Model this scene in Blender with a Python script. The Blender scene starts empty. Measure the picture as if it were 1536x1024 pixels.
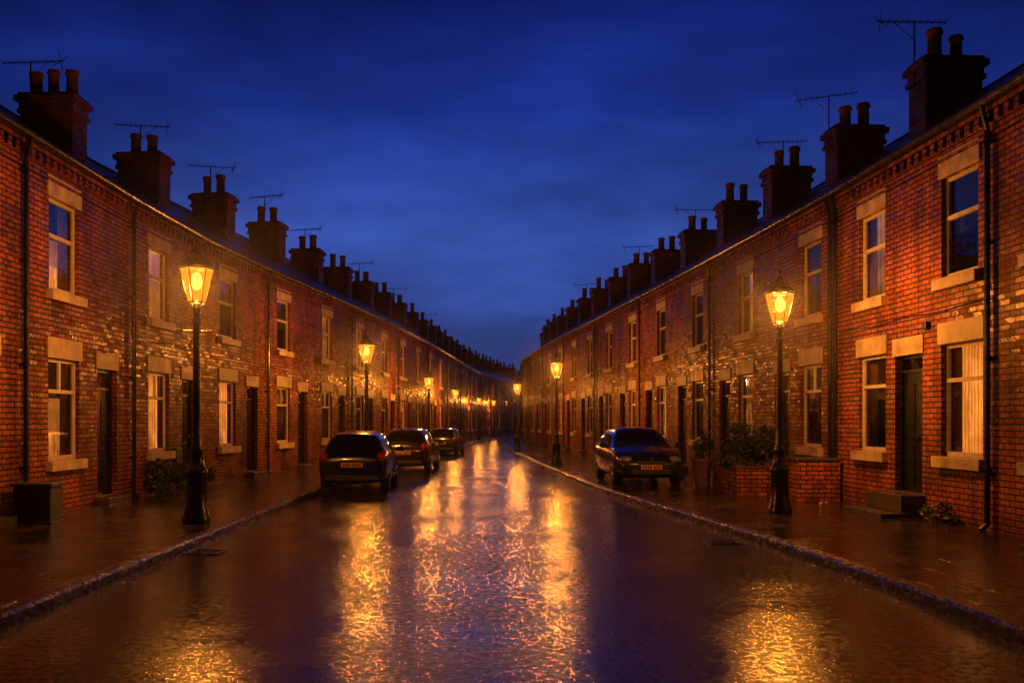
import bpy, bmesh, math, random
import numpy as np
from mathutils import Vector, Matrix
random.seed(7)
scene = bpy.context.scene
COL = scene.collection
H_CAM = 1.65

# ------------------------------------------------------------------ materials
def new_mat(name):
    m = bpy.data.materials.new(name); m.use_nodes = True
    nt = m.node_tree; nt.nodes.clear()
    out = nt.nodes.new('ShaderNodeOutputMaterial')
    return m, nt, out
def N(nt, t, **kw):
    n = nt.nodes.new(t)
    for k, v in kw.items():
        if k in n.inputs.keys(): n.inputs[k].default_value = v
        else: setattr(n, k, v)
    return n
def L(nt, a, b): nt.links.new(a, b)
def ramp(nt, fac, stops):
    r = nt.nodes.new('ShaderNodeValToRGB')
    cr = r.color_ramp
    while len(cr.elements) < len(stops): cr.elements.new(0.5)
    for e, (p, c) in zip(cr.elements, stops):
        e.position = p
        e.color = (c, c, c, 1) if isinstance(c, (int, float)) else (*c, 1)
    L(nt, fac, r.inputs[0]); return r
def noise(nt, vec, scale, detail=3, rough=0.5):
    n = N(nt, 'ShaderNodeTexNoise', Scale=scale, Detail=detail, Roughness=rough)
    if vec is not None: L(nt, vec, n.inputs['Vector'])
    return n
def mapping(nt, vec, sc):
    mp = N(nt, 'ShaderNodeMapping'); mp.inputs['Scale'].default_value = sc; L(nt, vec, mp.inputs[0]); return mp.outputs[0]
def mixc(nt, fac, a, b, mode='MIX'):
    m = nt.nodes.new('ShaderNodeMix'); m.data_type = 'RGBA'; m.blend_type = mode
    for sock, v in ((m.inputs[0], fac), (m.inputs[6], a), (m.inputs[7], b)):
        if hasattr(v, 'links'): L(nt, v, sock)
        elif isinstance(v, (int, float)): sock.default_value = v
        else: sock.default_value = (*v, 1)
    return m.outputs[2]
def math_(nt, op, a, b=0.0, c=0.0):
    m = nt.nodes.new('ShaderNodeMath'); m.operation = op
    for i, v in enumerate((a, b, c)):
        if hasattr(v, 'links'): L(nt, v, m.inputs[i])
        else: m.inputs[i].default_value = v
    return m.outputs[0]
def bump(nt, h, strength, dist, normal=None):
    b = N(nt, 'ShaderNodeBump', Strength=strength, Distance=dist)
    L(nt, h, b.inputs['Height'])
    if normal is not None: L(nt, normal, b.inputs['Normal'])
    return b.outputs[0]

def mat_simple(name, col, rough=0.5, metal=0.0, var=0.25, scale=8, bstr=0.0, bscale=60, coat=0.0):
    m, nt, out = new_mat(name)
    tc = N(nt, 'ShaderNodeTexCoord')
    n = noise(nt, tc.outputs['Object'], scale, 4)
    r = ramp(nt, n.outputs[0], [(0.3, 1 - var), (0.7, 1 + var * 0.4)])
    c = mixc(nt, 1.0, col, r.outputs[0], 'MULTIPLY')
    p = N(nt, 'ShaderNodeBsdfPrincipled', Metallic=metal)
    L(nt, c, p.inputs['Base Color'])
    rr = ramp(nt, n.outputs[0], [(0.3, max(0.02, rough * 0.75)), (0.7, min(1, rough * 1.2))])
    L(nt, rr.outputs[0], p.inputs['Roughness'])
    p.inputs['Coat Weight'].default_value = coat
    p.inputs['Coat Roughness'].default_value = 0.05
    if bstr > 0:
        n2 = noise(nt, tc.outputs['Object'], bscale, 3)
        L(nt, bump(nt, n2.outputs[0], bstr, 0.01), p.inputs['Normal'])
    L(nt, p.outputs[0], out.inputs[0]); return m

def wallcoord(nt):
    tc = N(nt, 'ShaderNodeTexCoord')
    s = N(nt, 'ShaderNodeSeparateXYZ'); L(nt, tc.outputs['Object'], s.inputs[0])
    xy = math_(nt, 'ADD', s.outputs[0], s.outputs[1])
    c = N(nt, 'ShaderNodeCombineXYZ'); L(nt, xy, c.inputs[0]); L(nt, s.outputs[2], c.inputs[1])
    return tc, c.outputs[0]

def mat_brick(name, c1, c2, mortar, tone):
    m, nt, out = new_mat(name)
    tc, v = wallcoord(nt)
    nw = noise(nt, v, 6, 2)
    vm = N(nt, 'ShaderNodeVectorMath', operation='MULTIPLY_ADD')
    L(nt, nw.outputs[1], vm.inputs[0]); vm.inputs[1].default_value = (0.012, 0.012, 0); L(nt, v, vm.inputs[2])
    def bt(a, b_, mo, bias):
        b = N(nt, 'ShaderNodeTexBrick', Scale=1.0)
        b.offset = 0.5
        b.inputs['Brick Width'].default_value = 0.235
        b.inputs['Row Height'].default_value = 0.085
        b.inputs['Mortar Size'].default_value = 0.011
        b.inputs['Mortar Smooth'].default_value = 0.25
        b.inputs['Bias'].default_value = bias
        b.inputs['Color1'].default_value = (*a, 1); b.inputs['Color2'].default_value = (*b_, 1)
        b.inputs['Mortar'].default_value = (*mo, 1)
        L(nt, vm.outputs[0], b.inputs['Vector']); return b
    b = bt(c1, c2, mortar, -0.1)
    br = bt((0,0,0), (1,1,1), (.7,.7,.7), 0.0)     # one random value per brick
    g = N(nt, 'ShaderNodeNewGeometry')
    n1 = noise(nt, g.outputs['Position'], 0.9, 5, 0.6)
    r1 = ramp(nt, n1.outputs[0], [(0.28, 0.26), (0.5, 0.85), (0.72, 1.4)])
    n3 = noise(nt, mapping(nt, g.outputs['Position'], (2.2, 2.2, 0.3)), 1.6, 4, 0.6)   # rain streaks
    r4 = ramp(nt, n3.outputs[0], [(0.35, 0.5), (0.55, 1.05)])
    n2 = noise(nt, tc.outputs['Object'], 22, 3)
    r2 = ramp(nt, n2.outputs[0], [(0.3, 0.45), (0.7, 1.3)])
    rb = ramp(nt, br.outputs[0], [(0, 0.45), (0.25, 0.95), (1.0, 1.2)])
    c = mixc(nt, 1, b.outputs[0], r1.outputs[0], 'MULTIPLY')
    for r in (r2, r4, rb): c = mixc(nt, 1, c, r.outputs[0], 'MULTIPLY')
    c = mixc(nt, 1, c, (tone, tone, tone), 'MULTIPLY')
    p = N(nt, 'ShaderNodeBsdfPrincipled')
    L(nt, c, p.inputs['Base Color'])
    rr = ramp(nt, br.outputs[0], [(0.0, 0.22), (0.35, 0.4), (1.0, 0.65)])
    L(nt, rr.outputs[0], p.inputs['Roughness'])
    L(nt, ramp(nt, br.outputs[0], [(0.0, 0.7), (0.4, 0.3), (1.0, 0.12)]).outputs[0], p.inputs['Specular IOR Level'])
    p.inputs['Specular Tint'].default_value = (1, .7, .45, 1)
    h = math_(nt, 'SUBTRACT', math_(nt, 'MULTIPLY', n2.outputs[0], 0.6), b.outputs['Fac'])
    L(nt, bump(nt, h, 1.0, 0.018), p.inputs['Normal'])
    L(nt, p.outputs[0], out.inputs[0]); return m

def mat_slate():
    m, nt, out = new_mat('slate')
    tc = N(nt, 'ShaderNodeTexCoord')
    b = N(nt, 'ShaderNodeTexBrick', Scale=1.0)
    b.inputs['Brick Width'].default_value = 0.28; b.inputs['Row Height'].default_value = 0.2
    b.inputs['Mortar Size'].default_value = 0.006
    b.inputs['Color1'].default_value = (0.05, 0.055, 0.07, 1); b.inputs['Color2'].default_value = (0.09, 0.09, 0.11, 1)
    b.inputs['Mortar'].default_value = (0.01, 0.01, 0.012, 1)
    L(nt, tc.outputs['Object'], b.inputs['Vector'])
    n = noise(nt, tc.outputs['Object'], 3, 4)
    c = mixc(nt, 1, b.outputs[0], ramp(nt, n.outputs[0], [(0.3, 0.6), (0.7, 1.2)]).outputs[0], 'MULTIPLY')
    p = N(nt, 'ShaderNodeBsdfPrincipled', Roughness=0.35)
    L(nt, c, p.inputs['Base Color'])
    L(nt, bump(nt, math_(nt, 'SUBTRACT', 1.0, b.outputs['Fac']), 0.6, 0.01), p.inputs['Normal'])
    L(nt, p.outputs[0], out.inputs[0]); return m

def mat_road():
    m, nt, out = new_mat('wet_asphalt')
    g = N(nt, 'ShaderNodeNewGeometry'); P = g.outputs['Position']
    big = noise(nt, P, 0.6, 4, 0.6)
    mid = noise(nt, P, 15, 4, 0.7)
    fine = noise(nt, P, 42, 3, 0.7)
    rip = noise(nt, mapping(nt, P, (0.75, 1.15, 1)), 20.0, 3, 0.7)
    swell = noise(nt, mapping(nt, P, (0.6, 1.3, 1)), 5.0, 2, 0.5)
    c = mixc(nt, ramp(nt, fine.outputs[0], [(0.3, 0.0), (0.7, 1.0)]).outputs[0], (0.004, 0.004, 0.004), (0.024, 0.021, 0.019))
    p = N(nt, 'ShaderNodeBsdfPrincipled', IOR=1.5)
    L(nt, c, p.inputs['Base Color'])
    # film of water over aggregate: smooth where wet, rough where the stones stand clear
    wetv = math_(nt, 'ADD', math_(nt, 'MULTIPLY', mid.outputs[0], 0.75), math_(nt, 'MULTIPLY', big.outputs[0], 0.25))
    film = ramp(nt, wetv, [(0.47, 1.0), (0.54, 0.0)])
    L(nt, ramp(nt, film.outputs[0], [(0.0, 0.27), (1.0, 0.06)]).outputs[0], p.inputs['Roughness'])
    L(nt, ramp(nt, film.outputs[0], [(0.0, 0.10), (1.0, 0.95)]).outputs[0], p.inputs['Specular IOR Level'])
    amp = ramp(nt, big.outputs[0], [(0.38, 0.6), (0.6, 1.0)])
    nrm = bump(nt, math_(nt, 'MULTIPLY', fine.outputs[0], amp.outputs[0]), 0.42, 0.005)
    nrm = bump(nt, math_(nt, 'MULTIPLY', rip.outputs[0], amp.outputs[0]), 0.27, 0.02, nrm)
    nrm = bump(nt, swell.outputs[0], 0.13, 0.025, nrm)
    L(nt, nrm, p.inputs['Normal'])
    L(nt, p.outputs[0], out.inputs[0]); return m

def mat_pavement():
    m, nt, out = new_mat('wet_paving')
    g = N(nt, 'ShaderNodeNewGeometry'); P = g.outputs['Position']
    b = N(nt, 'ShaderNodeTexBrick', Scale=1.0)
    b.inputs['Brick Width'].default_value = 0.9; b.inputs['Row Height'].default_value = 0.6
    b.inputs['Mortar Size'].default_value = 0.018; b.inputs['Mortar Smooth'].default_value = 0.3
    b.inputs['Color1'].default_value = (0.018, 0.014, 0.012, 1); b.inputs['Color2'].default_value = (0.05, 0.038, 0.03, 1)
    b.inputs['Mortar'].default_value = (0.005, 0.005, 0.005, 1)
    L(nt, P, b.inputs['Vector'])
    n = noise(nt, P, 1.6, 5, 0.65); f = noise(nt, P, 30, 3, 0.7); mid = noise(nt, P, 11, 4, 0.7); rip = noise(nt, P, 15, 3, .65)
    c = mixc(nt, 1, b.outputs[0], ramp(nt, n.outputs[0], [(0.3, 0.5), (0.7, 1.3)]).outputs[0], 'MULTIPLY')
    p = N(nt, 'ShaderNodeBsdfPrincipled', IOR=1.5)
    L(nt, c, p.inputs['Base Color'])
    wetv = math_(nt, 'ADD', math_(nt, 'MULTIPLY', mid.outputs[0], 0.5), math_(nt, 'MULTIPLY', n.outputs[0], 0.5))
    film = ramp(nt, wetv, [(0.49, 1.0), (0.56, 0.0)])
    L(nt, ramp(nt, film.outputs[0], [(0.0, 0.32), (1.0, 0.06)]).outputs[0], p.inputs['Roughness'])
    L(nt, ramp(nt, film.outputs[0], [(0.0, 0.25), (1.0, 1.0)]).outputs[0], p.inputs['Specular IOR Level'])
    h = math_(nt, 'SUBTRACT', math_(nt, 'MULTIPLY', f.outputs[0], 0.7), b.outputs['Fac'])
    nn = bump(nt, h, 0.5, 0.008)
    L(nt, bump(nt, rip.outputs[0], 0.28, 0.02, nn), p.inputs['Normal'])
    L(nt, p.outputs[0], out.inputs[0]); return m

def mat_kerb():
    m, nt, out = new_mat('kerb_stone')
    g = N(nt, 'ShaderNodeNewGeometry'); P = g.outputs['Position']
    s = N(nt, 'ShaderNodeSeparateXYZ'); L(nt, P, s.inputs[0])
    fr = math_(nt, 'FRACT', math_(nt, 'MULTIPLY', s.outputs[1], 1.1))
    joint = math_(nt, 'LESS_THAN', fr, 0.03)
    n = noise(nt, P, 14, 4, 0.65)
    c = mixc(nt, n.outputs[0], (0.015, 0.012, 0.010), (0.06, 0.045, 0.036))
    c = mixc(nt, joint, c, (0.01, 0.01, 0.01))
    p = N(nt, 'ShaderNodeBsdfPrincipled'); L(nt, c, p.inputs['Base Color'])
    L(nt, ramp(nt, n.outputs[0], [(0.40, 0.10), (0.6, 0.35)]).outputs[0], p.inputs['Roughness'])
    p.inputs['Specular IOR Level'].default_value = 0.6
    h = math_(nt, 'SUBTRACT', n.outputs[0], joint)
    L(nt, bump(nt, h, 0.7, 0.02), p.inputs['Normal'])
    L(nt, p.outputs[0], out.inputs[0]); return m

def mat_glass():
    m, nt, out = new_mat('window_glass')
    tc = N(nt, 'ShaderNodeTexCoord')
    n = noise(nt, tc.outputs['Object'], 1.8, 2)
    bn = bump(nt, n.outputs[0], 0.12, 0.03)
    fr = N(nt, 'ShaderNodeFresnel', IOR=1.55); L(nt, bn, fr.inputs['Normal'])
    fac = math_(nt, 'ADD', math_(nt, 'MULTIPLY', fr.outputs[0], 1.6), 0.14)
    t = N(nt, 'ShaderNodeBsdfTransparent'); gl = N(nt, 'ShaderNodeBsdfGlossy', Roughness=0.03)
    L(nt, bn, gl.inputs['Normal'])
    mx = N(nt, 'ShaderNodeMixShader'); L(nt, fac, mx.inputs[0]); L(nt, t.outputs[0], mx.inputs[1]); L(nt, gl.outputs[0], mx.inputs[2])
    L(nt, mx.outputs[0], out.inputs[0]); return m

def nosample(m):
    try: m.cycles.emission_sampling = 'NONE'
    except Exception: pass
    return m
def mat_lit(name, col, strength):
    m, nt, out = new_mat(name)
    tc = N(nt, 'ShaderNodeTexCoord')
    n = noise(nt, tc.outputs['Object'], 1.6, 3)
    w = N(nt, 'ShaderNodeTexWave', Scale=5.0, Distortion=2.5); L(nt, tc.outputs['Object'], w.inputs['Vector'])
    s = math_(nt, 'MULTIPLY', ramp(nt, n.outputs[0], [(0.3, 0.2), (0.7, 1.0)]).outputs[0],
              ramp(nt, w.outputs[0], [(0.0, 0.5), (1.0, 1.0)]).outputs[0])
    s = math_(nt, 'MULTIPLY', s, strength)
    e = N(nt, 'ShaderNodeEmission', Color=(*col, 1)); L(nt, s, e.inputs['Strength'])
    d = N(nt, 'ShaderNodeBsdfDiffuse', Color=(0.08, 0.045, 0.02, 1))
    a = N(nt, 'ShaderNodeAddShader'); L(nt, e.outputs[0], a.inputs[0]); L(nt, d.outputs[0], a.inputs[1])
    L(nt, a.outputs[0], out.inputs[0]); return nosample(m)

def mat_lampglass():
    m, nt, out = new_mat('lantern_glass')
    e = N(nt, 'ShaderNodeEmission', Color=(1.0, 0.145, 0.006, 1), Strength=3.0)
    t = N(nt, 'ShaderNodeBsdfTransparent')
    mx = N(nt, 'ShaderNodeMixShader'); mx.inputs[0].default_value = 0.45
    L(nt, t.outputs[0], mx.inputs[1]); L(nt, e.outputs[0], mx.inputs[2])
    L(nt, mx.outputs[0], out.inputs[0]); return nosample(m)
def mat_emit(name, col, s):
    m, nt, out = new_mat(name)
    e = N(nt, 'ShaderNodeEmission', Color=(*col, 1), Strength=s); L(nt, e.outputs[0], out.inputs[0]); return nosample(m)
def mat_leaf():
    m, nt, out = new_mat('leaves')
    g = N(nt, 'ShaderNodeNewGeometry')
    r = ramp(nt, g.outputs['Random Per Island'], [(0, (0.015, 0.03, 0.01)), (1, (0.07, 0.10, 0.03))])
    p = N(nt, 'ShaderNodeBsdfPrincipled', Roughness=0.4); L(nt, r.outputs[0], p.inputs['Base Color'])
    L(nt, p.outputs[0], out.inputs[0]); return m
def mat_mist(name, dens, g):
    m, nt, out = new_mat(name)
    v = N(nt, 'ShaderNodeVolumeScatter', Density=dens, Anisotropy=g)
    v.inputs['Color'].default_value = (1, 1, 1, 1)
    L(nt, v.outputs[0], out.inputs['Volume']); return m

M = dict(
    brickL=mat_brick('red_brick', (0.46, 0.135, 0.045), (0.24, 0.060, 0.025), (0.022, 0.012, 0.008), 1.0),
    brickR=mat_brick('orange_brick', (0.52, 0.165, 0.052), (0.28, 0.076, 0.030), (0.025, 0.014, 0.009), 1.0),
    brickC=mat_brick('chimney_brick', (0.24, 0.09, 0.055), (0.15, 0.06, 0.04), (0.04, 0.03, 0.025), 1.0),
    slate=mat_slate(), road=mat_road(), pave=mat_pavement(), kerb=mat_kerb(),
    stone=mat_simple('painted_stone', (0.58, 0.47, 0.33), 0.55, var=0.5, scale=4, bstr=0.3, bscale=40),
    white=mat_simple('white_frame', (0.62, 0.58, 0.54), 0.35, var=0.2),
    iron=mat_simple('black_iron', (0.012, 0.012, 0.013), 0.28, var=0.3, bstr=0.2, bscale=50),
    pipe=mat_simple('black_pipe', (0.015, 0.014, 0.014), 0.3),
    terra=mat_simple('terracotta', (0.16, 0.07, 0.045), 0.6, var=0.4),
    alu=mat_simple('aerial_metal', (0.06, 0.06, 0.07), 0.4, metal=0.6),
    glass=mat_glass(),
    dark=mat_simple('room_shade_black', (0.012, 0.01, 0.01), 0.9),
    net=mat_simple('net_curtain', (0.18, 0.13, 0.09), 0.9, var=0.5, scale=3),
    netb=mat_simple('grey_curtain', (0.07, 0.05, 0.04), 0.9, var=0.4, scale=3),
    lit1=mat_lit('lit_curtain', (1.0, 0.28, 0.035), 2.2),
    lit2=mat_lit('dim_lit_curtain', (1.0, 0.29, 0.045), 0.95),
    door1=mat_simple('door_black', (0.012, 0.010, 0.011), 0.3),
    door2=mat_simple('door_brown', (0.03, 0.012, 0.008), 0.35),
    door3=mat_simple('door_dark_green', (0.006, 0.009, 0.007), 0.3),
    step=mat_simple('step_stone', (0.08, 0.065, 0.055), 0.3, bstr=0.5, bscale=30),
    ground=mat_simple('dark_ground', (0.03, 0.028, 0.025), 0.7, scale=0.5),
    lglass=mat_lampglass(), mantle=mat_emit('gas_mantle', (1.0, 0.26, 0.035), 8.0),
    leaf=mat_leaf(), soil=mat_simple('soil', (0.02, 0.015, 0.01), 0.9),
    tyre=mat_simple('tyre', (0.012, 0.012, 0.012), 0.7),
    rim=mat_simple('alloy', (0.30, 0.30, 0.32), 0.3, metal=0.8, var=0.1),
    cglass=mat_simple('car_glass', (0.006, 0.007, 0.009), 0.05, var=0.05, coat=1.0),
    paintk=mat_simple('black_car_paint', (0.008, 0.008, 0.010), 0.22, var=0.1, coat=1.0),
    paintb=mat_simple('navy_car_paint', (0.020, 0.026, 0.045), 0.25, metal=0.3, var=0.1, coat=1.0),
    paintr=mat_simple('maroon_car_paint', (0.022, 0.007, 0.008), 0.22, var=0.1, coat=1.0),
    red=mat_simple('tail_lens', (0.35, 0.012, 0.008), 0.12, coat=1.0),
    lens=mat_simple('head_lens', (0.45, 0.45, 0.48), 0.15, metal=0.5, coat=1.0, var=0.4, scale=30),
    plate=mat_simple('number_plate', (0.75, 0.40, 0.05), 0.4, var=0.1),
    chrome=mat_simple('chrome', (0.6, 0.6, 0.62), 0.12, metal=1.0, var=0.05),
    cab=mat_simple('cabinet_paint', (0.06, 0.07, 0.065), 0.45),
    plastic=mat_simple('bin_plastic', (0.02, 0.022, 0.022), 0.45),
    litter=mat_simple('litter_paper', (0.3, 0.28, 0.25), 0.7),
    mist=mat_mist('mist', 0.0006, 0.5), lamp_halo=mat_mist('lamp_halo', 0.009, 0.5),
)

# ------------------------------------------------------------------ mesh helper
class MB:
    def __init__(s): s.v = []; s.f = []
    def quad(s, *pts):
        i = len(s.v); s.v += [tuple(p) for p in pts]; s.f.append(tuple(range(i, i + len(pts))))
    def box(s, x0, x1, y0, y1, z0, z1):
        i = len(s.v)
        s.v += [(x0,y0,z0),(x1,y0,z0),(x1,y1,z0),(x0,y1,z0),(x0,y0,z1),(x1,y0,z1),(x1,y1,z1),(x0,y1,z1)]
        for f in ((0,3,2,1),(4,5,6,7),(0,1,5,4),(1,2,6,5),(2,3,7,6),(3,0,4,7)): s.f.append(tuple(i + k for k in f))
    def lathe(s, prof, n=16, cx=0, cy=0, axis='Z', cz=0):
        i = len(s.v)
        for r, z in prof:
            for k in range(n):
                a = 2 * math.pi * k / n
                if axis == 'Z': s.v.append((cx + r * math.cos(a), cy + r * math.sin(a), cz + z))
                elif axis == 'X': s.v.append((cx + z, cy + r * math.cos(a), cz + r * math.sin(a)))
                else: s.v.append((cx + r * math.cos(a), cy + z, cz + r * math.sin(a)))
        for j in range(len(prof) - 1):
            for k in range(n):
                k2 = (k + 1) % n
                s.f.append((i + j*n + k, i + j*n + k2, i + (j+1)*n + k2, i + (j+1)*n + k))
        s.f.append(tuple(i + k for k in range(n))[::-1])
        s.f.append(tuple(i + (len(prof)-1)*n + k for k in range(n)))
    def rod(s, a, b, r, n=6):
        a = Vector(a); b = Vector(b); d = (b - a).normalized()
        u = d.orthogonal().normalized(); w = d.cross(u); i = len(s.v)
        for p in (a, b):
            for k in range(n):
                t = 2 * math.pi * k / n
                s.v.append(tuple(p + u * r * math.cos(t) + w * r * math.sin(t)))
        for k in range(n):
            k2 = (k + 1) % n; s.f.append((i + k, i + k2, i + n + k2, i + n + k))
        s.f.append(tuple(range(i, i + n))[::-1]); s.f.append(tuple(range(i + n, i + 2 * n)))
    def ell(s, c, r, n=12, m=8):
        i = len(s.v)
        for j in range(m + 1):
            t = math.pi * j / m
            for k in range(n):
                a = 2 * math.pi * k / n
                s.v.append((c[0] + r[0]*math.sin(t)*math.cos(a), c[1] + r[1]*math.sin(t)*math.sin(a), c[2] - r[2]*math.cos(t)))
        for j in range(m):
            for k in range(n):
                k2 = (k + 1) % n; s.f.append((i+j*n+k, i+j*n+k2, i+(j+1)*n+k2, i+(j+1)*n+k))
    def obj(s, name, mat, parent=None, smooth=False, bevel=0.0, warp=None):
        if not s.v: return None
        vs = [warp(p) for p in s.v] if warp else s.v
        me = bpy.data.meshes.new(name); me.from_pydata(vs, [], s.f); me.materials.append(mat)
        me.validate()
        if smooth:
            for p in me.polygons: p.use_smooth = True
        o = bpy.data.objects.new(name, me); COL.objects.link(o)
        if parent: o.parent = parent
        if bevel > 0:
            b = o.modifiers.new('b', 'BEVEL'); b.width = bevel; b.segments = 2; b.limit_method = 'ANGLE'
        if smooth:
            try:
                me.set_sharp_from_angle(angle=math.radians(40))
            except Exception: pass
        return o
def empty(name, loc=(0,0,0), rot=0.0, scale=1.0):
    e = bpy.data.objects.new(name, None); COL.objects.link(e)
    e.location = loc; e.rotation_euler = (0, 0, rot); e.scale = (scale,)*3; e.empty_display_size = 0.3
    return e

# ------------------------------------------------------------------ street curves
ZG = np.arange(-40, 150, 0.25)
def curve(pts, sm=2.5):
    z, x = zip(*pts); y = np.interp(ZG, z, x)
    k = np.exp(-0.5 * (np.arange(-40, 41) * 0.25 / sm) ** 2); k /= k.sum()
    yp = np.concatenate([np.full(40, y[0]), y, y[-1] + (y[-1]-y[-2]) * np.arange(1, 41)])
    ys = np.convolve(yp, k, 'valid')
    return lambda q: float(np.interp(q, ZG, ys))
FL = curve([(-40,-7.26),(22,-7.3),(28,-6.5),(34,-5.6),(42,-4.7),(56,-3.4),(66,-2.7),(80,-1.8),(95,-0.2),(115,3.6),(135,12),(150,22)], 3)
FR = curve([(-40,7.05),(12,7.0),(18,6.72),(24,6.15),(30,5.6),(38,4.75),(50,3.5),(60,2.6),(68,2.1),(76,2.6),(90,5.2),(104,9.5),(120,17),(150,34)], 2.5)
KL = curve([(-40,-3.9),(7,-3.88),(20,-3.97),(28,-3.55),(36,-3.0),(45,-2.45),(56,-1.95),(68,-1.35),(80,-.7),(95,1.0),(115,5.2),(135,14),(150,24)], 2.5)
KR = curve([(-40,3.95),(7,3.92),(10.5,3.82),(15,3.28),(21,2.5),(30,1.95),(40,1.4),(52,.85),(60,.65),(68,.75),(80,1.7),(95,4.2),(115,11),(135,22),(150,31)], 1.8)

def strip(name, mat, fa, za, fb, zb, z0=-35, z1=140, step=0.5):
    mb = MB(); q = z0
    while q < z1:
        r = q + step
        mb.quad((fa(q), q, za), (fb(q), q, zb), (fb(r), r, zb), (fa(r), r, za)); q = r
    return mb
g = MB(); g.quad((-400,-400,-0.02),(400,-400,-0.02),(400,600,-0.02),(-400,600,-0.02)); g.obj('ground', M['ground'])
strip('', None, KL, 0, KR, 0).obj('road', M['road'])
for side, K, F, sg in ((0, KL, FL, -1), (1, KR, FR, 1)):
    mb = strip('', None, lambda q: K(q) + sg*0.148, 0.118, lambda q: F(q) + sg*0.06, 0.135)
    o = mb.obj('pavement', M['pave'])
    kb = MB()
    q = -35.0
    prof = [(0.0, -0.02), (0.0, 0.095), (0.022, 0.122), (0.15, 0.125), (0.15, 0.0)]
    while q < 140:
        r = q + 0.5
        for (a, za), (b, zb) in zip(prof[:-1], prof[1:]):
            kb.quad((K(q)+sg*a, q, za), (K(q)+sg*b, q, zb), (K(r)+sg*b, r, zb), (K(r)+sg*a, r, za))
        q = r
    kb.obj('kerb', M['kerb'])

def drain(x, y):
    e = empty('drain_grate', (x, y, 0.003)); mb = MB()
    mb.box(-.22,.22,-.22,-.18,0,.012); mb.box(-.22,.22,.18,.22,0,.012); mb.box(-.22,-.18,-.18,.18,0,.012); mb.box(.18,.22,-.18,.18,0,.012)
    for i in range(6): mb.box(-.16+i*.06,-.14+i*.06,-.18,.18,0,.010)
    mb.obj('grate', M['iron'], e)
drain(-3.62, 11.5); drain(3.15, 12.5)

# ------------------------------------------------------------------ houses
EAVE = 6.05; RIDGE_Y = 3.0; DEPTH = 6.0
def aerial(par, x, y, z, rotang, style, h=1.3):
    mb = MB()
    mb.rod((x, y, z-0.5), (x, y, z+h), 0.016)
    c, s = math.cos(rotang), math.sin(rotang)
    def P(a, b, dz=0): return (x + a*c - b*s, y + a*s + b*c, z+h+dz)
    Lb = 1.35
    mb.rod(P(-Lb*.45,0), P(Lb*.55,0), 0.012)
    for k in range(11):
        a = -Lb*.45 + k*Lb/11.0
        mb.rod(P(a,-0.11), P(a,0.11), 0.006, 4)
        mb.rod(P(a,0,-0.045), P(a,0,0.045), 0.006, 4)
    mb.rod(P(Lb*.45,-.17,-.16), P(Lb*.53,.17,.16), .008, 4); mb.rod(P(Lb*.45,.17,-.16), P(Lb*.53,-.17,.16), .008, 4)
    mb.rod(P(0,0,-.35), P(Lb*.3,0,0), 0.008, 4)
    mb.obj('tv_aerial', M['alu'], par)

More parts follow.
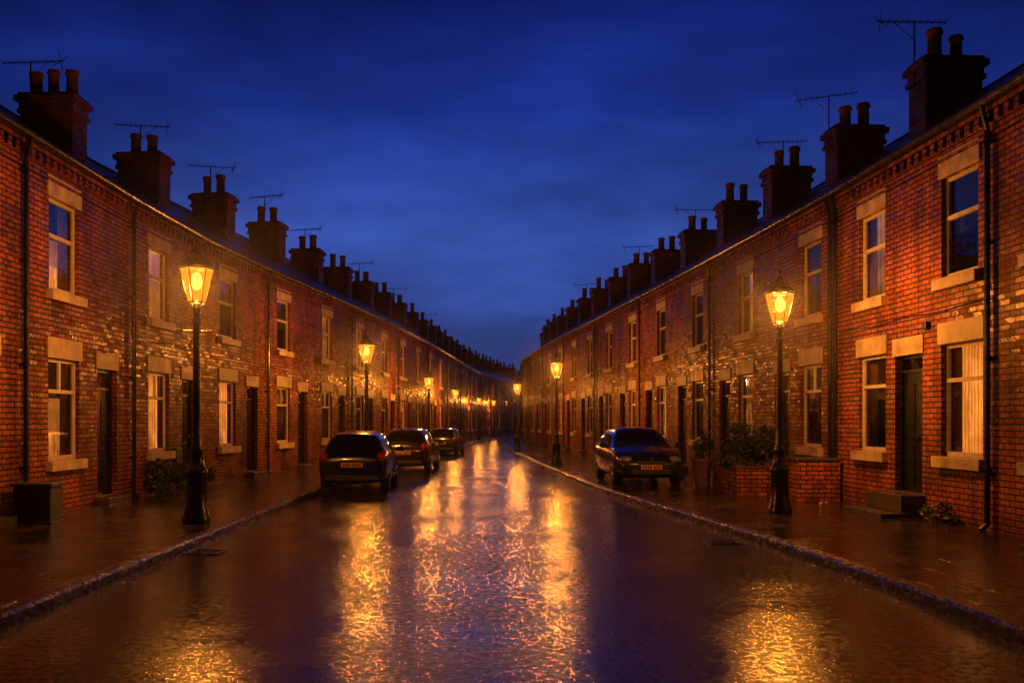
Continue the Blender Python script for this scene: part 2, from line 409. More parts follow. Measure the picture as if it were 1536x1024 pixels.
def build_house(P, Q, t0, t1, spec):
    """local x runs P->Q, outward (street) is -y"""
    d = Vector((Q[0]-P[0], Q[1]-P[1])); w = d.length; ang = math.atan2(d.y, d.x)
    far = spec['dist']; det = far < 62
    e = empty('brick_house', (P[0], P[1], 0), ang)
    def warp(p):
        f = p[0] / w
        return (p[0] + p[1] * ((1-f)*t0 + f*t1), p[1], p[2])
    ops = []; zo = spec.get('zoff', 0.0)
    R = 0.12
    for (wx, ww) in spec['up']: ops.append((wx-ww/2, wx+ww/2, 3.82, 5.36, 'w'))
    for (wx, ww) in spec['low']: ops.append((wx-ww/2, wx+ww/2, 1.0+zo, 2.70+zo, 'l'))
    for (dx, dw) in spec['door']: ops.append((dx-dw/2, dx+dw/2, 0.12 + spec.get('dstep', 0.14), 2.62+zo, 'd'))
    xs = sorted(set([0.0, w] + [o[0] for o in ops] + [o[1] for o in ops]))
    zs = sorted(set([0.0, EAVE] + [o[2] for o in ops] + [o[3] for o in ops]))
    wall = MB()
    for a, b in zip(xs[:-1], xs[1:]):
        for c, dd in zip(zs[:-1], zs[1:]):
            mx, mz = (a+b)/2, (c+dd)/2
            if any(o[0] < mx < o[1] and o[2] < mz < o[3] for o in ops): continue
            wall.quad((a,0,c),(b,0,c),(b,0,dd),(a,0,dd))
    for x0, x1, z0, z1, k in ops:
        wall.quad((x0,0,z0),(x0,0,z1),(x0,R+.08,z1),(x0,R+.08,z0)); wall.quad((x1,0,z0),(x1,R+.08,z0),(x1,R+.08,z1),(x1,0,z1))
        wall.quad((x0,0,z1),(x1,0,z1),(x1,R+.08,z1),(x0,R+.08,z1)); wall.quad((x0,0,z0),(x0,R+.08,z0),(x1,R+.08,z0),(x1,0,z0))
    wall.quad((0,DEPTH,0),(0,DEPTH,EAVE),(w,DEPTH,EAVE),(w,DEPTH,0))
    rz = EAVE + 0.02 + RIDGE_Y*0.66
    for fl, xx in ((spec.get('end0'), 0.0), (spec.get('end1'), w)):
        if fl: wall.quad((xx,0,0),(xx,DEPTH,0),(xx,DEPTH,EAVE),(xx,RIDGE_Y,rz),(xx,0,EAVE))
    bm_ = M[spec['brick']]
    wall.obj('walls', bm_, e, warp=warp)
    dk = MB(); dk.quad((0.0,0.5,0.2),(w,0.5,0.2),(w,0.5,EAVE-.1),(0.0,0.5,EAVE-.1)); dk.obj('room_shade', M['dark'], e, warp=warp)  # near-black sheet: unlit room's shade put into its colour, stops lamplight behind windows
    cor = MB()
    cor.box(0, w, -0.075, 0.0-0.001, 5.945, 6.04)
    cor.box(0, w, -0.03, -0.001, 5.60, 5.66)
    if det:
        n = max(1, int(round(w/0.235))); p_ = w/n
        for i in range(n): cor.box(i*p_+.06, i*p_+.06+.115, -0.06, -0.001, 5.80, 5.943)
    else: cor.box(0, w, -0.04, -0.001, 5.80, 5.943)
    cor.obj('cornice', bm_, e, warp=warp)
    rf = MB(); fz = EAVE+0.05; ye = -0.16
    top = fz + (RIDGE_Y-ye)*0.66
    rf.quad((0,ye,fz),(w,ye,fz),(w,RIDGE_Y,top),(0,RIDGE_Y,top)); rf.quad((0,RIDGE_Y,top),(w,RIDGE_Y,top),(w,DEPTH+.16,fz),(0,DEPTH+.16,fz))
    rf.quad((0,ye,fz-.03),(0,0.1,fz-.03),(w,0.1,fz-.03),(w,ye,fz-.03)); rf.quad((0,ye,fz-.03),(w,ye,fz-.03),(w,ye,fz),(0,ye,fz))
    rf.obj('roof', M['slate'], e, warp=warp)
    rd = MB()
    rd.quad((0,RIDGE_Y-.14,top-.06),(w,RIDGE_Y-.14,top-.06),(w,RIDGE_Y,top+.05),(0,RIDGE_Y,top+.05)); rd.quad((0,RIDGE_Y,top+.05),(w,RIDGE_Y,top+.05),(w,RIDGE_Y+.14,top-.06),(0,RIDGE_Y+.14,top-.06))
    rd.obj('ridge_tiles', M['terra'], e, warp=warp)
    gu = MB(); gr = 0.062; cy = -0.16; cz = 6.085; ns = 8
    prev = None
    for k in range(ns+1):
        a = math.pi + math.pi*k/ns
        q = (cy + gr*math.cos(a), cz + gr*math.sin(a))
        if prev: gu.quad((0,prev[0],prev[1]),(w,prev[0],prev[1]),(w,q[0],q[1]),(0,q[0],q[1]))
        prev = q
    gu.quad((0,cy-gr,cz),(0,cy-gr-.006,cz+.004),(w,cy-gr-.006,cz+.004),(w,cy-gr,cz))
    gu.obj('gutter', M['pipe'], e, smooth=True, warp=warp)
    if spec['pipes']:
        dp = MB()
        for px in spec['pipes']:
            dp.rod((px,-0.07,0.2),(px,-0.07,5.7),0.04,8); dp.rod((px,-0.07,5.7),(px,-0.155,6.02),0.04,8)
            dp.rod((px,-0.07,0.22),(px,-0.16,0.14),0.04,8)
            for zz in (0.9,2.5,4.1,5.5): dp.box(px-.07,px+.07,-.055,-.002,zz,zz+.05); dp.lathe([(0.052,0),(0.052,.07)],8,px,-.07,cz=zz)
        dp.obj('downpipe', M['pipe'], e, smooth=True)
    stone = MB(); fr = MB(); gl = MB(); 
    cur = {}
    def curt(mat, x0, x1, z0, z1, y, folds, amp):
        mb = cur.setdefault(mat, MB()); n = max(2, int(folds*4)) if det else 2
        ph = random.uniform(0, 6)
        for i in range(n):
            a, b = i/n, (i+1)/n
            def yy(a): return y + amp*math.sin(ph + a*folds*2*math.pi + 1.2*math.sin(a*9+ph))
            mb.quad((x0+(x1-x0)*a,yy(a),z0),(x0+(x1-x0)*b,yy(b),z0),(x0+(x1-x0)*b,yy(b),z1),(x0+(x1-x0)*a,yy(a),z1))
    doors = MB(); fan = MB(); hand = MB()
    wi = 0
    for x0, x1, z0, z1, k in ops:
        if k in 'wl':
            hh = 0.34
            j = random.uniform(-.01,.01)
            stone.box(x0-.06, x1+.06, -0.028, R+.06, z1+.002, z1+hh+j)
            stone.box(x0-.09, x1+.09, -0.115, R+.07, z0-.17, z0-.001)
            ft = 0.055; y0, y1 = 0.075, 0.125
            fr.box(x0+.002, x0+ft, y0, y1, z0, z1); fr.box(x1-ft, x1-.002, y0, y1, z0, z1)
            fr.box(x0+ft, x1-ft, y0, y1, z1-ft, z1-.002); fr.box(x0+ft, x1-ft, y0, y1, z0+.002, z0+ft+.02)
            tz = z0 + (z1-z0)*(0.60 if k == 'w' else 0.68)
            fr.box(x0+ft, x1-ft, y0-.012, y1-.01, tz-.03, tz+.03)
            if k == 'l' and spec['mull']: fr.box((x0+x1)/2-.025, (x0+x1)/2+.025, y0+.003, y1-.004, tz+.03, z1-ft)
            gl.quad((x0+ft,0.105,z0+ft),(x1-ft,0.105,z0+ft),(x1-ft,0.105,z1-ft),(x0+ft,0.105,z1-ft))
            st = spec['style'][wi % len(spec['style'])]; wi += 1
            ex = 0.5; cyy = 0.24
            if st == 'lit': curt('lit1', x0-ex, x1+ex, z0-.1, z1+.1, cyy+.06, 9, .02); curt('netb', x0-.1, x0+.24, z0-.05, z1, cyy-.05, 3, .02); curt('netb', x1-.16, x1+.1, z0-.05, z1, cyy-.05, 3, .02)
            elif st == 'dim': curt('lit2', x0-ex, x1+ex, z0-.1, z1+.1, cyy+.06, 9, .02); curt('net', x0-.1, x0+.3, z0-.05, z1, cyy-.05, 3, .02)
            elif st == 'net': curt('net', x0-ex, x1+ex, z0-.1, z1+.1, cyy, 10, .02)
            elif st == 'half': curt('net', x0-.2, x1+.2, z0-.1, z0+(z1-z0)*.58, cyy-.03, 8, .02); 
            elif st == 'blind': curt('netb', x0-.3, x1+.3, z0+(z1-z0)*.45, z1+.1, cyy-.03, 1, .003)
            elif st == 'side': curt('net', x0-.15, x0+.26, z0-.1, z1+.1, cyy, 4, .03); curt('net', x1-.22, x1+.15, z0-.1, z1+.1, cyy, 4, .03)
            elif st == 'lamp':
                curt('lit2', x0-ex, x1+ex, z0-.1, z0+(z1-z0)*.62, cyy+.1, 6, .01)
                curt('net', x0-.1, x0+.28, z0-.1, z1+.1, cyy-.03, 3, .03); curt('net', x1-.3, x1+.1, z0-.1, z1+.1, cyy-.03, 3, .03)
                curt('lit1', x0+.1, x0+.85, z0-.1, z0+.48, cyy+.03, 3, .02)
        else:
            stone.box(x0-.05, x1+.05, -0.026, R+.06, z1+.002, z1+.30)
            y0 = 0.125; ft = .05; tz = z0+1.98
            doors.box(x0+.001, x0+ft, y0-.03, y0+.04, z0, z1); doors.box(x1-ft, x1-.001, y0-.03, y0+.04, z0, z1); doors.box(x0+ft, x1-ft, y0-.03, y0+.04, z1-ft, z1-.002)
            doors.box(x0+ft, x1-ft, y0-.03, y0+.04, tz, tz+.05)
            doors.box(x0+ft, x1-ft, y0+.01, y0+.05, z0, tz)
            wq = (x1-x0-2*ft)
            for (pa, pb, pc, pd) in ((.12,.46,.12,.8),(.54,.88,.12,.8),(.12,.46,.95,1.8),(.54,.88,.95,1.8)):
                doors.box(x0+ft+wq*pa, x0+ft+wq*pb, y0-.003, y0+.008, z0+pc, z0+pd)
            fan.quad((x0+ft,y0+.02,tz+.05),(x1-ft,y0+.02,tz+.05),(x1-ft,y0+.02,z1-ft),(x0+ft,y0+.02,z1-ft))
            hand.box((x0+x1)/2-.12,(x0+x1)/2+.12, y0-.02, y0-.001, z0+.86, z0+.91)
            hand.ell((x1-.14, y0-.03, z0+1.05),(.03,.03,.03),8,6)
            st_ = MB()
            zt = z0
            if spec.get('bigstep'):
                st_.box(x0-.35, x1+.15, -.75, -.002, .10, .20); st_.box(x0-.25, x1+.1, -.40, -.003, .202, zt-.002)
                st_.box(x0+.002, x1-.002, 0, .16, zt-.06, zt+.01)
            else:
                st_.box(x0-.08, x1+.08, -.26, -.002, .10, zt-.01)
                st_.box(x0+.002, x1-.002, 0, .16, zt-.06, zt+.012)
            st_.obj('doorstep', M['step'], e, bevel=.012)
    if det: stone.obj('lintels_and_sills', M['stone'], e, bevel=.008)
    else: stone.obj('lintels_and_sills', M['stone'], e)
    fr.obj('window_frames', M['white'], e)
    gl.obj('window_glass', M['glass'], e)
    for k, mb in cur.items(): mb.obj('curtains', M[k], e, smooth=False)
    doors.obj('door', M[spec['dmat']], e); fan.obj('fanlight', M['glass'], e); hand.obj('door_furniture', M['chrome'], e)
    if spec.get('extras') and det:
        ex = MB()
        for (bx, bz, bw, bh) in spec['extras']: ex.box(bx, bx+bw, -.07, -.002, bz, bz+bh)
        ex.obj('meter_box', M['plastic'], e, bevel=.01)
        cb = MB(); 
        x_prev = None
        for i in range(13):
            xx = w*i/12; zz = 3.35 + .02*math.sin(i*1.3)
            if x_prev: cb.rod(x_prev, (xx,-.012,zz), .009, 5)
            x_prev = (xx,-.012,zz)
        cb.obj('cable', M['pipe'], e)
    if 'chim' in spec:
        cx = spec['chim']; cw = 0.62; y0, y1 = 1.35, 2.45; zt = 8.42 + spec.get('ch', 0)
        ch = MB()
        ch.box(cx-cw/2, cx+cw/2, y0, y1, 6.6, zt-.38)
        ch.box(cx-cw/2-.05, cx+cw/2+.05, y0-.05, y1+.05, zt-.38, zt-.29)
        ch.box(cx-cw/2-.02, cx+cw/2+.02, y0-.02, y1+.02, zt-.29, zt-.14)
        ch.box(cx-cw/2-.09, cx+cw/2+.09, y0-.09, y1+.09, zt-.14, zt-.02)
        ch.box(cx-cw/2-.03, cx+cw/2+.03, y0-.03, y1+.03, zt-.02, zt+.05)
        ch.obj('chimney_stack', M['brickC'], e, bevel=.006)
        pots = MB(); n = spec.get('pots', 2)
        for i in range(n):
            py = (y0+y1)/2 + (i-(n-1)/2)*(.38 if n == 3 else .44)
            hp = random.uniform(.46,.60); rs = random.uniform(.88,1.08)
            pots.lathe([(r_*rs, z_) for r_, z_ in [(.155,0),(.15,.05),(.125,.08),(.118,hp*.8),(.15,hp*.84),(.155,hp*.9),(.13,hp*.94),(.135,hp),(.10,hp),(.095,hp-.15)]], 14, cx+random.uniform(-.02,.02), py, cz=zt+.05)
        pots.obj('chimney_pots', M['terra'], e, smooth=True)
        if spec.get('aer'):
            a_, yo, hh = spec['aer']
            aerial(e, cx+.0, (y0+y1)/2+yo, zt+.02, a_ - ang, 0, hh)
    return e

def row(F, bounds, left, specs):
    pts = [(F(z), z) for z in bounds]
    if not left: pts = pts[::-1]; specs = specs[::-1]
    pts = [Vector(p) for p in pts]
    nseg = len(pts)-1
    dirs = [(pts[i+1]-pts[i]).normalized() for i in range(nseg)]
    inn = [Vector((-d.y, d.x)) for d in dirs]
    for i in range(nseg):
        def t(nb):
            nb = nb.normalized(); return nb.dot(dirs[i]) / nb.dot(inn[i])
        t0 = t(inn[i] + inn[i-1]) if i > 0 else 0
        t1 = t(inn[i] + inn[i+1]) if i < nseg-1 else 0
        sp = dict(specs[i]); sp['end0'] = (i == 0); sp['end1'] = (i == nseg-1)
        w = (pts[i+1]-pts[i]).length
        if not left:
            for k in ('up','low','door'): sp[k] = [(w-a, b) for a, b in sp[k]]
            sp['pipes'] = [w-a for a in sp['pipes']]
            if 'chim' in sp: sp['chim'] = w - sp['chim']
            if 'extras' in sp: sp['extras'] = [(w-a-c, b, c, d_) for a, b, c, d_ in sp['extras']]
        build_house(pts[i], pts[i+1], t0, t1, sp)

dm = ['door1','door2','door1','door3','door1']
styles = ['net','half','side','blind','dim','side','net','lit','dim','side','lit']
bl = [5.6 + 4.2*i for i in range(31)]
spl = []
for i, z in enumerate(bl[:-1]):
    k = i-2
    s = dict(dist=z, up=[(1.5,1.08)], low=[(1.5,1.12)], door=[(3.2,.86)], pipes=[], brick='brickL', mull=(i%3!=1), dmat=dm[i%5],
             chim=0.72, pots=3 if k == 1 else 2, style=[random.choice(styles), random.choice(styles)], ch=random.uniform(-.08,.08))
    if k in (0,1,3) or (k > 3 and k % 2 == 1): s['pipes'] = [0.10]
    if k in (1,2,3,4,5,7,9,12): s['aer'] = (random.uniform(-.35,.25), (.5 if k==1 else .1), random.uniform(.75,1.0))
    if k == 0: s['style'] = ['lamp','lamp']
    if k == 1: s['style'] = ['dim','lit']; s['extras'] = [(2.3,.55,.35,.5)]
    if k == 2: s['style'] = ['side','lit']
    if k == 3: s['style'] = ['blind','net']
    if k == 4: s['style'] = ['dim','half']
    if k in (8,10,13,15,18): s['style'] = ['lit','side']
    spl.append(s)
row(FL, bl, True, spl)
RW = 3.75
br = [7.6, 12.6, 17.6] + [17.6 + RW*i for i in range(1, 24)]
spr = []
for i, z in enumerate(br[:-1]):
    if i < 2:
        s = dict(dist=z, up=[(0.9,.98),(3.7,1.0)], low=[(0.85,1.1),(3.7,1.05)], door=[(2.4,.9)], pipes=[0.08], bigstep=True, dstep=.36)
        s['style'] = ['net']*4
        if i == 1: s['style'] = ['blind','dim','lit','side']; s['extras'] = [(1.72,3.1,.12,.12)]
    else:
        s = dict(dist=z, up=[(1.35,.98)], low=[(1.35,1.02)], door=[(2.85,.84)], pipes=[0.12] if (i%2==0) else [], dstep=.2)
        s['style'] = [random.choice(styles), random.choice(styles)]
    if i == 2: s['pipes'] = [0.10, 0.32]; s['style'] = ['half','net']
    if i == 3: s['style'] = ['dim','half']
    if i == 4: s['style'] = ['side','side']
    if i == 5: s['style'] = ['dim','lit']
    if i in (8,11,14): s['style'] = ['lit','side']
    s.update(brick='brickR', mull=(i%3==2), dmat=dm[(i+2)%5], zoff=.12, ch=random.uniform(-.08,.08))
    s['chim'] = 4.7 if i == 1 else (2 if i == 0 else 3.31)
    if i in (1,2,3,5,7,10): s['aer'] = (random.uniform(2.7,3.3), -.6 if i < 3 else -.1, random.uniform(.6,.85))
    spr.append(s)
row(FR, br, False, spr)

# ------------------------------------------------------------------ street lamps
def street_lamp(x, y, z0=0.12, s=1.0, power=300, rot=0.3):
    e = empty('street_lamp', (x, y, z0), rot, s)
    p = MB()
    p.lathe([(.21,0),(.21,.10),(.185,.13),(.185,.20),(.16,.24),(.15,.70),(.165,.73),(.165,.79),(.125,.84),(.10,.95),(.085,1.05),(.095,1.08),(.095,1.12),(.068,1.18),
             (.060,1.6),(.052,2.6),(.047,3.0),(.066,3.02),(.066,3.07),(.045,3.10),(.043,3.2),(.075,3.24),(.06,3.29)], 18)
    p.rod((-.2,0,2.9),(.2,0,2.9),.012,6); p.ell((-.21,0,2.9),(.02,.02,.02),8,6); p.ell((.21,0,2.9),(.02,.02,.02),8,6)
    p.obj('post', M['iron'], e, smooth=True)
    fr = MB(); gl = MB(); n = 6; zb, zt, rb, rt = 3.33, 3.84, .125, .25
    B = [(rb*math.cos(2*math.pi*k/n), rb*math.sin(2*math.pi*k/n), zb) for k in range(n)]
    T = [(rt*math.cos(2*math.pi*k/n), rt*math.sin(2*math.pi*k/n), zt) for k in range(n)]
    for k in range(n):
        k2 = (k+1) % n
        fr.rod(B[k], T[k], .009, 5); fr.rod(B[k], B[k2], .012, 5); fr.rod(T[k], T[k2], .015, 5)
        sc = .97
        q = [Vector(B[k]), Vector(B[k2]), Vector(T[k2]), Vector(T[k])]
        gl.quad(*[(v.x*sc, v.y*sc, v.z) for v in q])
        fr.rod((B[k][0],B[k][1],zb), (.03*math.cos(2*math.pi*k/n), .03*math.sin(2*math.pi*k/n), 3.24), .009, 5)
    fr.lathe([(.275,3.85),(.27,3.87),(.17,3.97),(.10,4.02),(.085,4.03),(.085,4.08),(.11,4.09),(.06,4.13),(.02,4.16),(.03,4.19),(.02,4.22),(.004,4.27)], 12)
    fr.lathe([(.05,3.29),(.06,3.31),(.02,3.36)], 8)
    fr.obj('lantern_frame', M['iron'], e); gl.obj('lantern_glass', M['lglass'], e)
    m = MB(); m.ell((0,0,3.65),(.085,.085,.14),12,8); m.obj('mantle', M['mantle'], e, smooth=True)
    dz = MB(); dz.ell((0,0,3.62),(1.7,1.7,1.7),24,16); dz.obj('lamp_halo', M['lamp_halo'], e, smooth=True)  # scattering ball added around the lantern to imitate its bloom
    ld = bpy.data.lights.new('lamp_light', 'POINT'); ld.energy = power; ld.color = (1.0, .30, .032); ld.shadow_soft_size = .14
    lo = bpy.data.objects.new('lamp_light', ld); COL.objects.link(lo); lo.parent = e; lo.location = (0, 0, 3.64)
PW = 1700
for (x, y, s, pw) in ((-4.49,13.8,1.0,1),(4.79,15.25,.955,1),(-3.82,27.5,1.0,1),(2.25,32.5,.94,.9),(-3.0,42.5,.93,.7),(1.24,47,.9,.65),
                      (-2.35,56,.9,.55),(-1.2,76,.9,.5),(0.02,92,.95,.45),(1.45,104,1.0,.35)):
    street_lamp(x, y, .12, s, pw*PW, random.uniform(0,1))

# ------------------------------------------------------------------ cars
def build_car(name, x, y, z, heading, paint, s=.95, tall=1.0, roll=0):
    e = empty(name, (x, y, z), heading, s)
    st = [(-2.04,.36,.72,.66,.76,.50),(-2.00,.27,.86,.79,.90,.64),(-1.90,.24,.95,.84,1.00,.67),(-1.62,.20,.96,.865,1.37,.575),(-1.50,.20,.96,.87,1.42,.585),(-.9,.18,.94,.88,1.47,.60),
          (-.1,.18,.92,.88,1.485,.60),(.30,.18,.91,.88,1.44,.585),(.42,.18,.905,.88,1.40,.58),(1.08,.18,.90,.875,.965,.73),(1.25,.18,.89,.87,.93,.74),(1.65,.20,.82,.855,.86,.68),(1.92,.24,.72,.80,.75,.60),(2.03,.28,.62,.72,.65,.50),(2.07,.36,.54,.60,.56,.40)]
    bm = bmesh.new(); rings = []
    for (sx, zb, zs, w, zr, wr) in st:
        zr = zr if zr < 1.1 else 1.0 + (zr-1.0)*tall
        half = [(0,zb),(w*.80,zb),(w*.965,zb+.10),(w,(zb+zs)*.5),(w*.985,zs-.07),(w*.94,zs),(wr+(.03 if zr>1.1 else .0),zr-.07 if zr>1.1 else (zs+zr)/2+.005),(wr-.10,zr-.005),(wr*.45,zr+.018),(0,zr+.024)]
        ring = [bm.verts.new((sx, yy, zz)) for yy, zz in half] + [bm.verts.new((sx, -yy, zz)) for yy, zz in half[-2:0:-1]]
        rings.append(ring)
    nn = len(rings[0])
    for i in range(len(rings)-1):
        for k in range(nn):
            k2 = (k+1) % nn
            f = bm.faces.new((rings[i][k], rings[i][k2], rings[i+1][k2], rings[i+1][k]))
            kk = k if k < 9 else nn-1-k
            side = kk == 5; topf = kk in (6,7,8)
            if side and -1.50 <= st[i][0] and st[i+1][0] <= 1.08: f.material_index = 1
            if topf and (st[i][0] == .42 or st[i][0] == -1.90): f.material_index = 1
            if kk in (0,): f.material_index = 2
    bm.faces.new(rings[0][::-1]); bm.faces.new(rings[-1])
    bmesh.ops.recalc_face_normals(bm, faces=bm.faces)
    me = bpy.data.meshes.new('body'); bm.to_mesh(me); bm.free()
    for mm in (paint, M['cglass'], M['plastic']): me.materials.append(mm)
    tmp = bpy.data.objects.new('tmp', me); COL.objects.link(tmp)
    ss = tmp.modifiers.new('s', 'SUBSURF'); ss.levels = 2; ss.render_levels = 2
    cutters = []
    WX = (-1.28, 1.32)
    for wx in WX:
        for sg in (-1, 1):
            c = MB(); c.lathe([(.37,-.16),(.37,.16)], 28, wx, sg*.84, axis='Y', cz=.31)
            co = c.obj('cut', M['plastic']); 
            co.data.materials.clear(); [co.data.materials.append(mm) for mm in (paint, M['cglass'], M['plastic'])]
            for p in co.data.polygons: p.material_index = 2
            md = tmp.modifiers.new('b', 'BOOLEAN'); md.object = co; md.operation = 'DIFFERENCE'; md.solver = 'EXACT'
            cutters.append(co)
    dg = bpy.context.evaluated_depsgraph_get(); dg.update()
    me2 = bpy.data.meshes.new_from_object(tmp.evaluated_get(dg))
    bpy.data.objects.remove(tmp)
    for c in cutters: bpy.data.objects.remove(c)
    for p in me2.polygons: p.use_smooth = True
    try: me2.set_sharp_from_angle(angle=math.radians(38))
    except Exception: pass
    me2.name = 'body'
    bo = bpy.data.objects.new('body', me2); COL.objects.link(bo); bo.parent = e
    ty = MB(); rm = MB()
    for wx in WX:
        for sg in (-1, 1):
            ty.lathe([(.20,-.10),(.285,-.105),(.31,-.08),(.315,0),(.31,.08),(.285,.105),(.20,.10)], 28, wx, sg*.745, axis='Y', cz=.315)
            yo = sg*.85
            rm.lathe([(.205,-.006),(.205,.006),(.185,.006),(.185,-.006)], 24, wx, yo, axis='Y', cz=.315)
            rm.lathe([(.05,-.012),(.05,.012)], 12, wx, yo+sg*.003, axis='Y', cz=.315)
            for k in range(7):
                a = 2*math.pi*k/7
                rm.rod((wx, yo, .315), (wx+.19*math.cos(a), yo, .315+.19*math.sin(a)), .017, 5)
    ty.obj('tyres', M['tyre'], e, smooth=True); rm.obj('wheels', M['rim'], e)
    d = MB(); d.box(2.00,2.075,-.36,.36,.56,.63); d.box(1.96,2.07,-.50,.50,.30,.43)
    for sg in (-1,1): d.box(1.85,2.0,sg*.66-.09,sg*.66+.09,.32,.42)
    d.obj('grille', M['plastic'], e, bevel=.02)
    ch = MB(); ch.box(2.07,2.082,-.36,.36,.632,.644)
    ch.lathe([(.055,-.006),(.055,.006)],16,2.075,0,axis='X',cz=.69)
    ch.obj('badge_and_trim', M['chrome'], e)
    hl = MB()
    for sg in (-1,1): hl.ell((1.87,sg*.60,.67),(.21,.175,.095),16,10)
    hl.obj('headlights', M['lens'], e, smooth=True)
    fl = MB()
    for sg in (-1,1): fl.ell((1.975,sg*.64,.37),(.035,.05,.04),10,8)
    fl.obj('fog_lights', M['lens'], e, smooth=True)
    tl = MB()
    for sg in (-1,1): tl.ell((-1.93,sg*.70,.86),(.10,.11,.15),14,10)
    tl.obj('tail_lights', M['red'], e, smooth=True)
    rb = MB(); rb.box(-2.075,-1.9,-.66,.66,.28,.42); rb.box(-2.06,-1.98,-.34,.34,.60,.76); rb.obj('rear_bumper_trim', M['plastic'], e, bevel=.025)
    pl = MB(); pl.box(-2.075,-2.062,-.26,.26,.62,.73); pl.box(2.078,2.092,-.26,.26,.44,.55); pl.obj('number_plate', M['plate'], e, bevel=.003)
    tx = MB()
    for k, xx in enumerate((-.21,-.15,-.09,-.03,.06,.12,.18)):
        for (o, xs) in ((-2.078, -1), (2.093, 1)):
            tx.box(min(o,o+.002*xs),max(o,o+.002*xs), xx, xx+.035, .64 if xs<0 else .46, .71 if xs<0 else .53)
    tx.obj('plate_characters', M['tyre'], e)
    mi = MB()
    for sg in (-1,1): mi.ell((.82,sg*.99,1.00),(.07,.11,.075),12,8); mi.rod((.84,sg*.86,.95),(.82,sg*.95,.98),.025,6)
    mi.obj('door_mirrors', paint, e, smooth=True)
    de = MB()
    for sg in (-1,1):
        for xx in (-.62,.32): de.box(xx,xx+.15,sg*.885-.008,sg*.885+.012,.80,.825)
        de.box(-1.0,1.0,sg*.868-.01,sg*.868+.02,.30,.34)
    de.rod((-1.35,0,1.44),(-1.55,0,1.58),.006,5)
    de.rod((-1.98,0,1.02),(-1.74,.28,1.22),.009,5)
    de.rod((1.12,.35,.965),(.95,-.25,1.08),.009,5); de.rod((1.12,-.2,.965),(.93,-.62,1.07),.009,5)
    de.obj('wipers_handles_sills', M['plastic'], e)
    return e
build_car('parked_car', -3.33, 23.1, 0.0, math.radians(91.5), M['paintk'], .95, 1.0)
build_car('parked_car', -2.80, 31.2, 0.0, math.radians(87), M['paintr'], .95, 1.02)
build_car('parked_car', -2.38, 46.0, 0.0, math.radians(85), M['paintk'], .90, 1.0)
build_car('parked_car', 3.60, 23.1, 0.125, math.radians(-88), M['paintb'], .95, 0.93)

# ------------------------------------------------------------------ bits on the pavement
def leaves_mesh(mb, c, r, n, ls=.05):
    cl = [(Vector((random.gauss(0,.45), random.gauss(0,.45), random.gauss(0,.4))), random.uniform(.25,.5)) for _ in range(14)]
    for _ in range(n):
        cc, cr = random.choice(cl)
        p = cc + Vector((random.gauss(0,1), random.gauss(0,1), random.gauss(0,1))) * cr * .55
        if p.length > 1.25: p = p.normalized() * random.uniform(.9,1.2)
        P = Vector((c[0]+p.x*r[0], c[1]+p.y*r[1], max(c[2]-r[2]*.9, c[2]+p.z*r[2])))
        a = Vector((random.gauss(0,1),random.gauss(0,1),random.gauss(0,1))).normalized(); b = a.orthogonal().normalized()
        s1 = ls*random.uniform(.6,1.3)
        mb.quad(P-a*s1, P-b*s1*.45, P+a*s1, P+b*s1*.45)
def shrub(name, x, y, z, r, n, ls=.05):
    e = empty(name, (x, y, z)); mb = MB(); leaves_mesh(mb, (0,0,r[2]), r, n, ls); mb.obj('foliage', M['leaf'], e)
    s = MB()
    for _ in range(10): s.rod((random.uniform(-.08,.08),random.uniform(-.08,.08),-.05),(random.gauss(0,.4)*r[0],random.gauss(0,.4)*r[1],r[2]*1.3),.008,4)
    s.obj('stems', M['soil'], e)
def low_wall(name, x0, x1, y0, y1, h, cope=True):
    e = empty(name, ((x0+x1)/2, (y0+y1)/2, .12)); hx, hy = (x1-x0)/2, (y1-y0)/2
    t = .11; mb = MB()
    mb.box(-hx,hx,-hy,-hy+t,-.02,h); mb.box(-hx,-hx+t,-hy+t,hy,-.02,h)
    mb.obj('brickwork', M['brickR'], e)
    c = MB(); c.box(-hx-.025,hx+.02,-hy-.025,-hy+t+.02,h,h+.06); c.box(-hx-.025,-hx+t+.02,-hy+t+.021,hy,h,h+.06); c.obj('coping', M['step'], e, bevel=.01)
    s = MB(); s.box(-hx+t,hx,-hy+t,hy,0,h-.12); s.obj('soil', M['soil'], e)
low_wall('garden_wall', 5.05, 6.35, 18.9, 21.0, .55)
shrub('shrub', 5.55, 19.9, .55, (.68,.8,.50), 3600, .05)
shrub('shrub', 4.95, 21.6, .72, (.25,.25,.32), 900, .04)
shrub('shrub', -6.85, 19.2, .12, (.42,.6,.38), 1400, .05)
shrub('shrub', -6.95, 21.8, .12, (.25,.5,.22), 600, .05)
shrub('weeds', 6.75, 13.7, .12, (.2,.5,.14), 400, .04)
def planter(name, x, y, r, h):
    e = empty(name, (x, y, .12)); mb = MB()
    mb.lathe([(r*.7,0),(r*.95,h*.9),(r*1.08,h*.9),(r*1.08,h),(r*.9,h),(r*.88,h-.06)], 18); mb.obj('pot', M['terra'], e, smooth=True)
planter('plant_pot', 4.95, 21.6, .24, .66)
e = empty('brick_bin_store', (6.22, 17.75, .12)); mb = MB()
mb.box(-.40,.40,-.35,-.24,-.02,.78); mb.box(-.40,-.29,-.24,.5,-.02,.78); mb.obj('brickwork', M['brickR'], e)
mb = MB(); mb.box(-.43,.42,-.38,.52,.78,.83); mb.obj('coping', M['step'], e, bevel=.012)
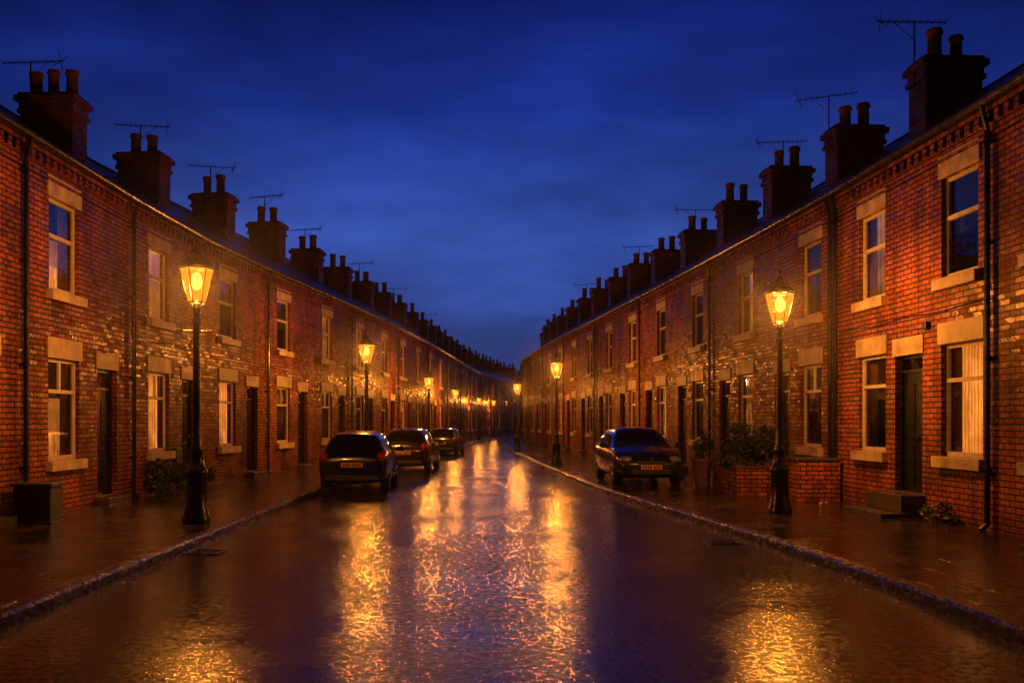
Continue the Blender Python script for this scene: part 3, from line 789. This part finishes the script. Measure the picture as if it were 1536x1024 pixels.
def bin_(x, y, rot):
    e = empty('wheelie_bin', (x, y, .12), rot); b = MB()
    i = len(b.v); w0, w1 = .22, .28; h = .95
    b.v += [(-w0,-w0,.06),(w0,-w0,.06),(w0,w0,.06),(-w0,w0,.06),(-w1,-w1*1.15,h),(w1,-w1*1.15,h),(w1,w1*1.15,h),(-w1,w1*1.15,h)]
    for f in ((0,3,2,1),(4,5,6,7),(0,1,5,4),(1,2,6,5),(2,3,7,6),(3,0,4,7)): b.f.append(f)
    b.obj('bin_body', M['plastic'], e, bevel=.03)
    l = MB(); l.box(-.30,.30,-.35,.36,.952,1.0); l.box(-.2,.2,.33,.40,.90,.94); l.obj('lid', M['plastic'], e, bevel=.02)
    ww = MB(); 
    for sg in (-1,1): ww.rod((sg*.20,.22,.1),(sg*.26,.22,.1),.1,14)
    ww.obj('bin_wheels', M['tyre'], e)
bin_(4.55, 29.6, .1); bin_(4.4, 30.4, -.1)
e = empty('utility_cabinet', (-6.86, 13.75, .12)); mb = MB(); mb.box(-.28,.28,-.2,.2,.05,.56); mb.obj('case', M['cab'], e, bevel=.015)
mb = MB(); mb.box(-.31,.31,-.23,.23,.56,.61); mb.box(-.30,.30,-.22,.22,-.02,.05); mb.obj('lid_and_plinth', M['cab'], e, bevel=.01)
mb = MB()
for k in range(7): mb.box(-.2,.2,-.212,-.2,.12+k*.055,.14+k*.055)
mb.obj('vents', M['plastic'], e)
mb = MB()
for _ in range(900):
    sd = random.random() < .5; q = random.uniform(5, 34)
    K, F, sg = (KL, FL, -1) if sd else (KR, FR, 1)
    t = random.choice([0, 0, 1])
    if t: xx = F(q) - sg*abs(random.gauss(0,.35)) - sg*.1; zz = .14
    else: xx = K(q) - sg*abs(random.gauss(.02,.12)) - sg*.02; zz = .006
    a = random.uniform(0,6.28); s1 = random.uniform(.010,.030); 
    u = Vector((math.cos(a), math.sin(a), random.uniform(-.2,.2)))*s1; v = Vector((-math.sin(a), math.cos(a), random.uniform(-.2,.2)))*s1*.6
    P = Vector((xx, q, zz+.006)); mb.quad(P-u, P-v, P+u, P+v)
mb.obj('fallen_leaves', M['step'])
mb = MB()
for (x, y) in ((5.9,16.6),(6.1,16.8)):
    for _ in range(2):
        P = Vector((x+random.gauss(0,.05), y+random.gauss(0,.05), .16)); u = Vector((random.gauss(0,1),random.gauss(0,1),random.gauss(0,.5))).normalized()*.035; v = u.orthogonal().normalized()*.02
        mb.quad(P-u-v, P+u-v, P+u+v, P-u+v)
mb.obj('litter', M['litter'])
mb = MB(); mb.box(-30, 45, 3.5, 130, -.01, 9); mb.obj('mist', M['mist'])

# ------------------------------------------------------------------ sky
w = bpy.data.worlds.new('World'); scene.world = w; w.use_nodes = True
nt = w.node_tree; nt.nodes.clear()
out = nt.nodes.new('ShaderNodeOutputWorld'); bg = nt.nodes.new('ShaderNodeBackground')
tc = N(nt, 'ShaderNodeTexCoord'); D = tc.outputs['Generated']
sp = N(nt, 'ShaderNodeSeparateXYZ'); L(nt, D, sp.inputs[0])
base = ramp(nt, sp.outputs[2], [(0.0, (0.009, 0.020, 0.075)), (0.07, (0.017, 0.038, 0.16)), (0.20, (0.026, 0.062, 0.30)), (0.32, (0.009, 0.026, 0.22)), (0.46, (0.003, 0.009, 0.12)), (1.0, (0.001, 0.002, 0.02))])
dt = N(nt, 'ShaderNodeVectorMath', operation='DOT_PRODUCT'); L(nt, D, dt.inputs[0])
v = Vector((0.02, 1, 0.16)).normalized(); dt.inputs[1].default_value = v
glow = ramp(nt, dt.outputs['Value'], [(0.55, 0.08), (0.80, 0.34), (0.93, 0.85), (1.0, 1.2)])
n1 = noise(nt, mapping(nt, D, (1, 1, 3.2)), 3.4, 7, 0.6)
cl = ramp(nt, n1.outputs[0], [(0.3, 0.62), (0.5, 0.95), (0.72, 1.45)])
c = mixc(nt, 1, base.outputs[0], glow.outputs[0], 'MULTIPLY'); c = mixc(nt, 1, c, cl.outputs[0], 'MULTIPLY')
L(nt, c, bg.inputs[0]); bg.inputs[1].default_value = 1.0
L(nt, bg.outputs[0], out.inputs[0])

# ------------------------------------------------------------------ camera
cd = bpy.data.cameras.new('camera'); cam = bpy.data.objects.new('camera', cd); COL.objects.link(cam)
cam.location = (0, 0, H_CAM); cam.rotation_euler = (math.radians(90), 0, 0)
cd.sensor_width = 36; cd.lens = 36*1368/1536; cd.shift_x = 28/1536; cd.shift_y = 120/1536
cd.clip_end = 2000; cd.clip_start = .05
scene.camera = cam
scene.view_settings.view_transform = 'Standard'; scene.view_settings.look = 'None'; scene.view_settings.exposure = 0
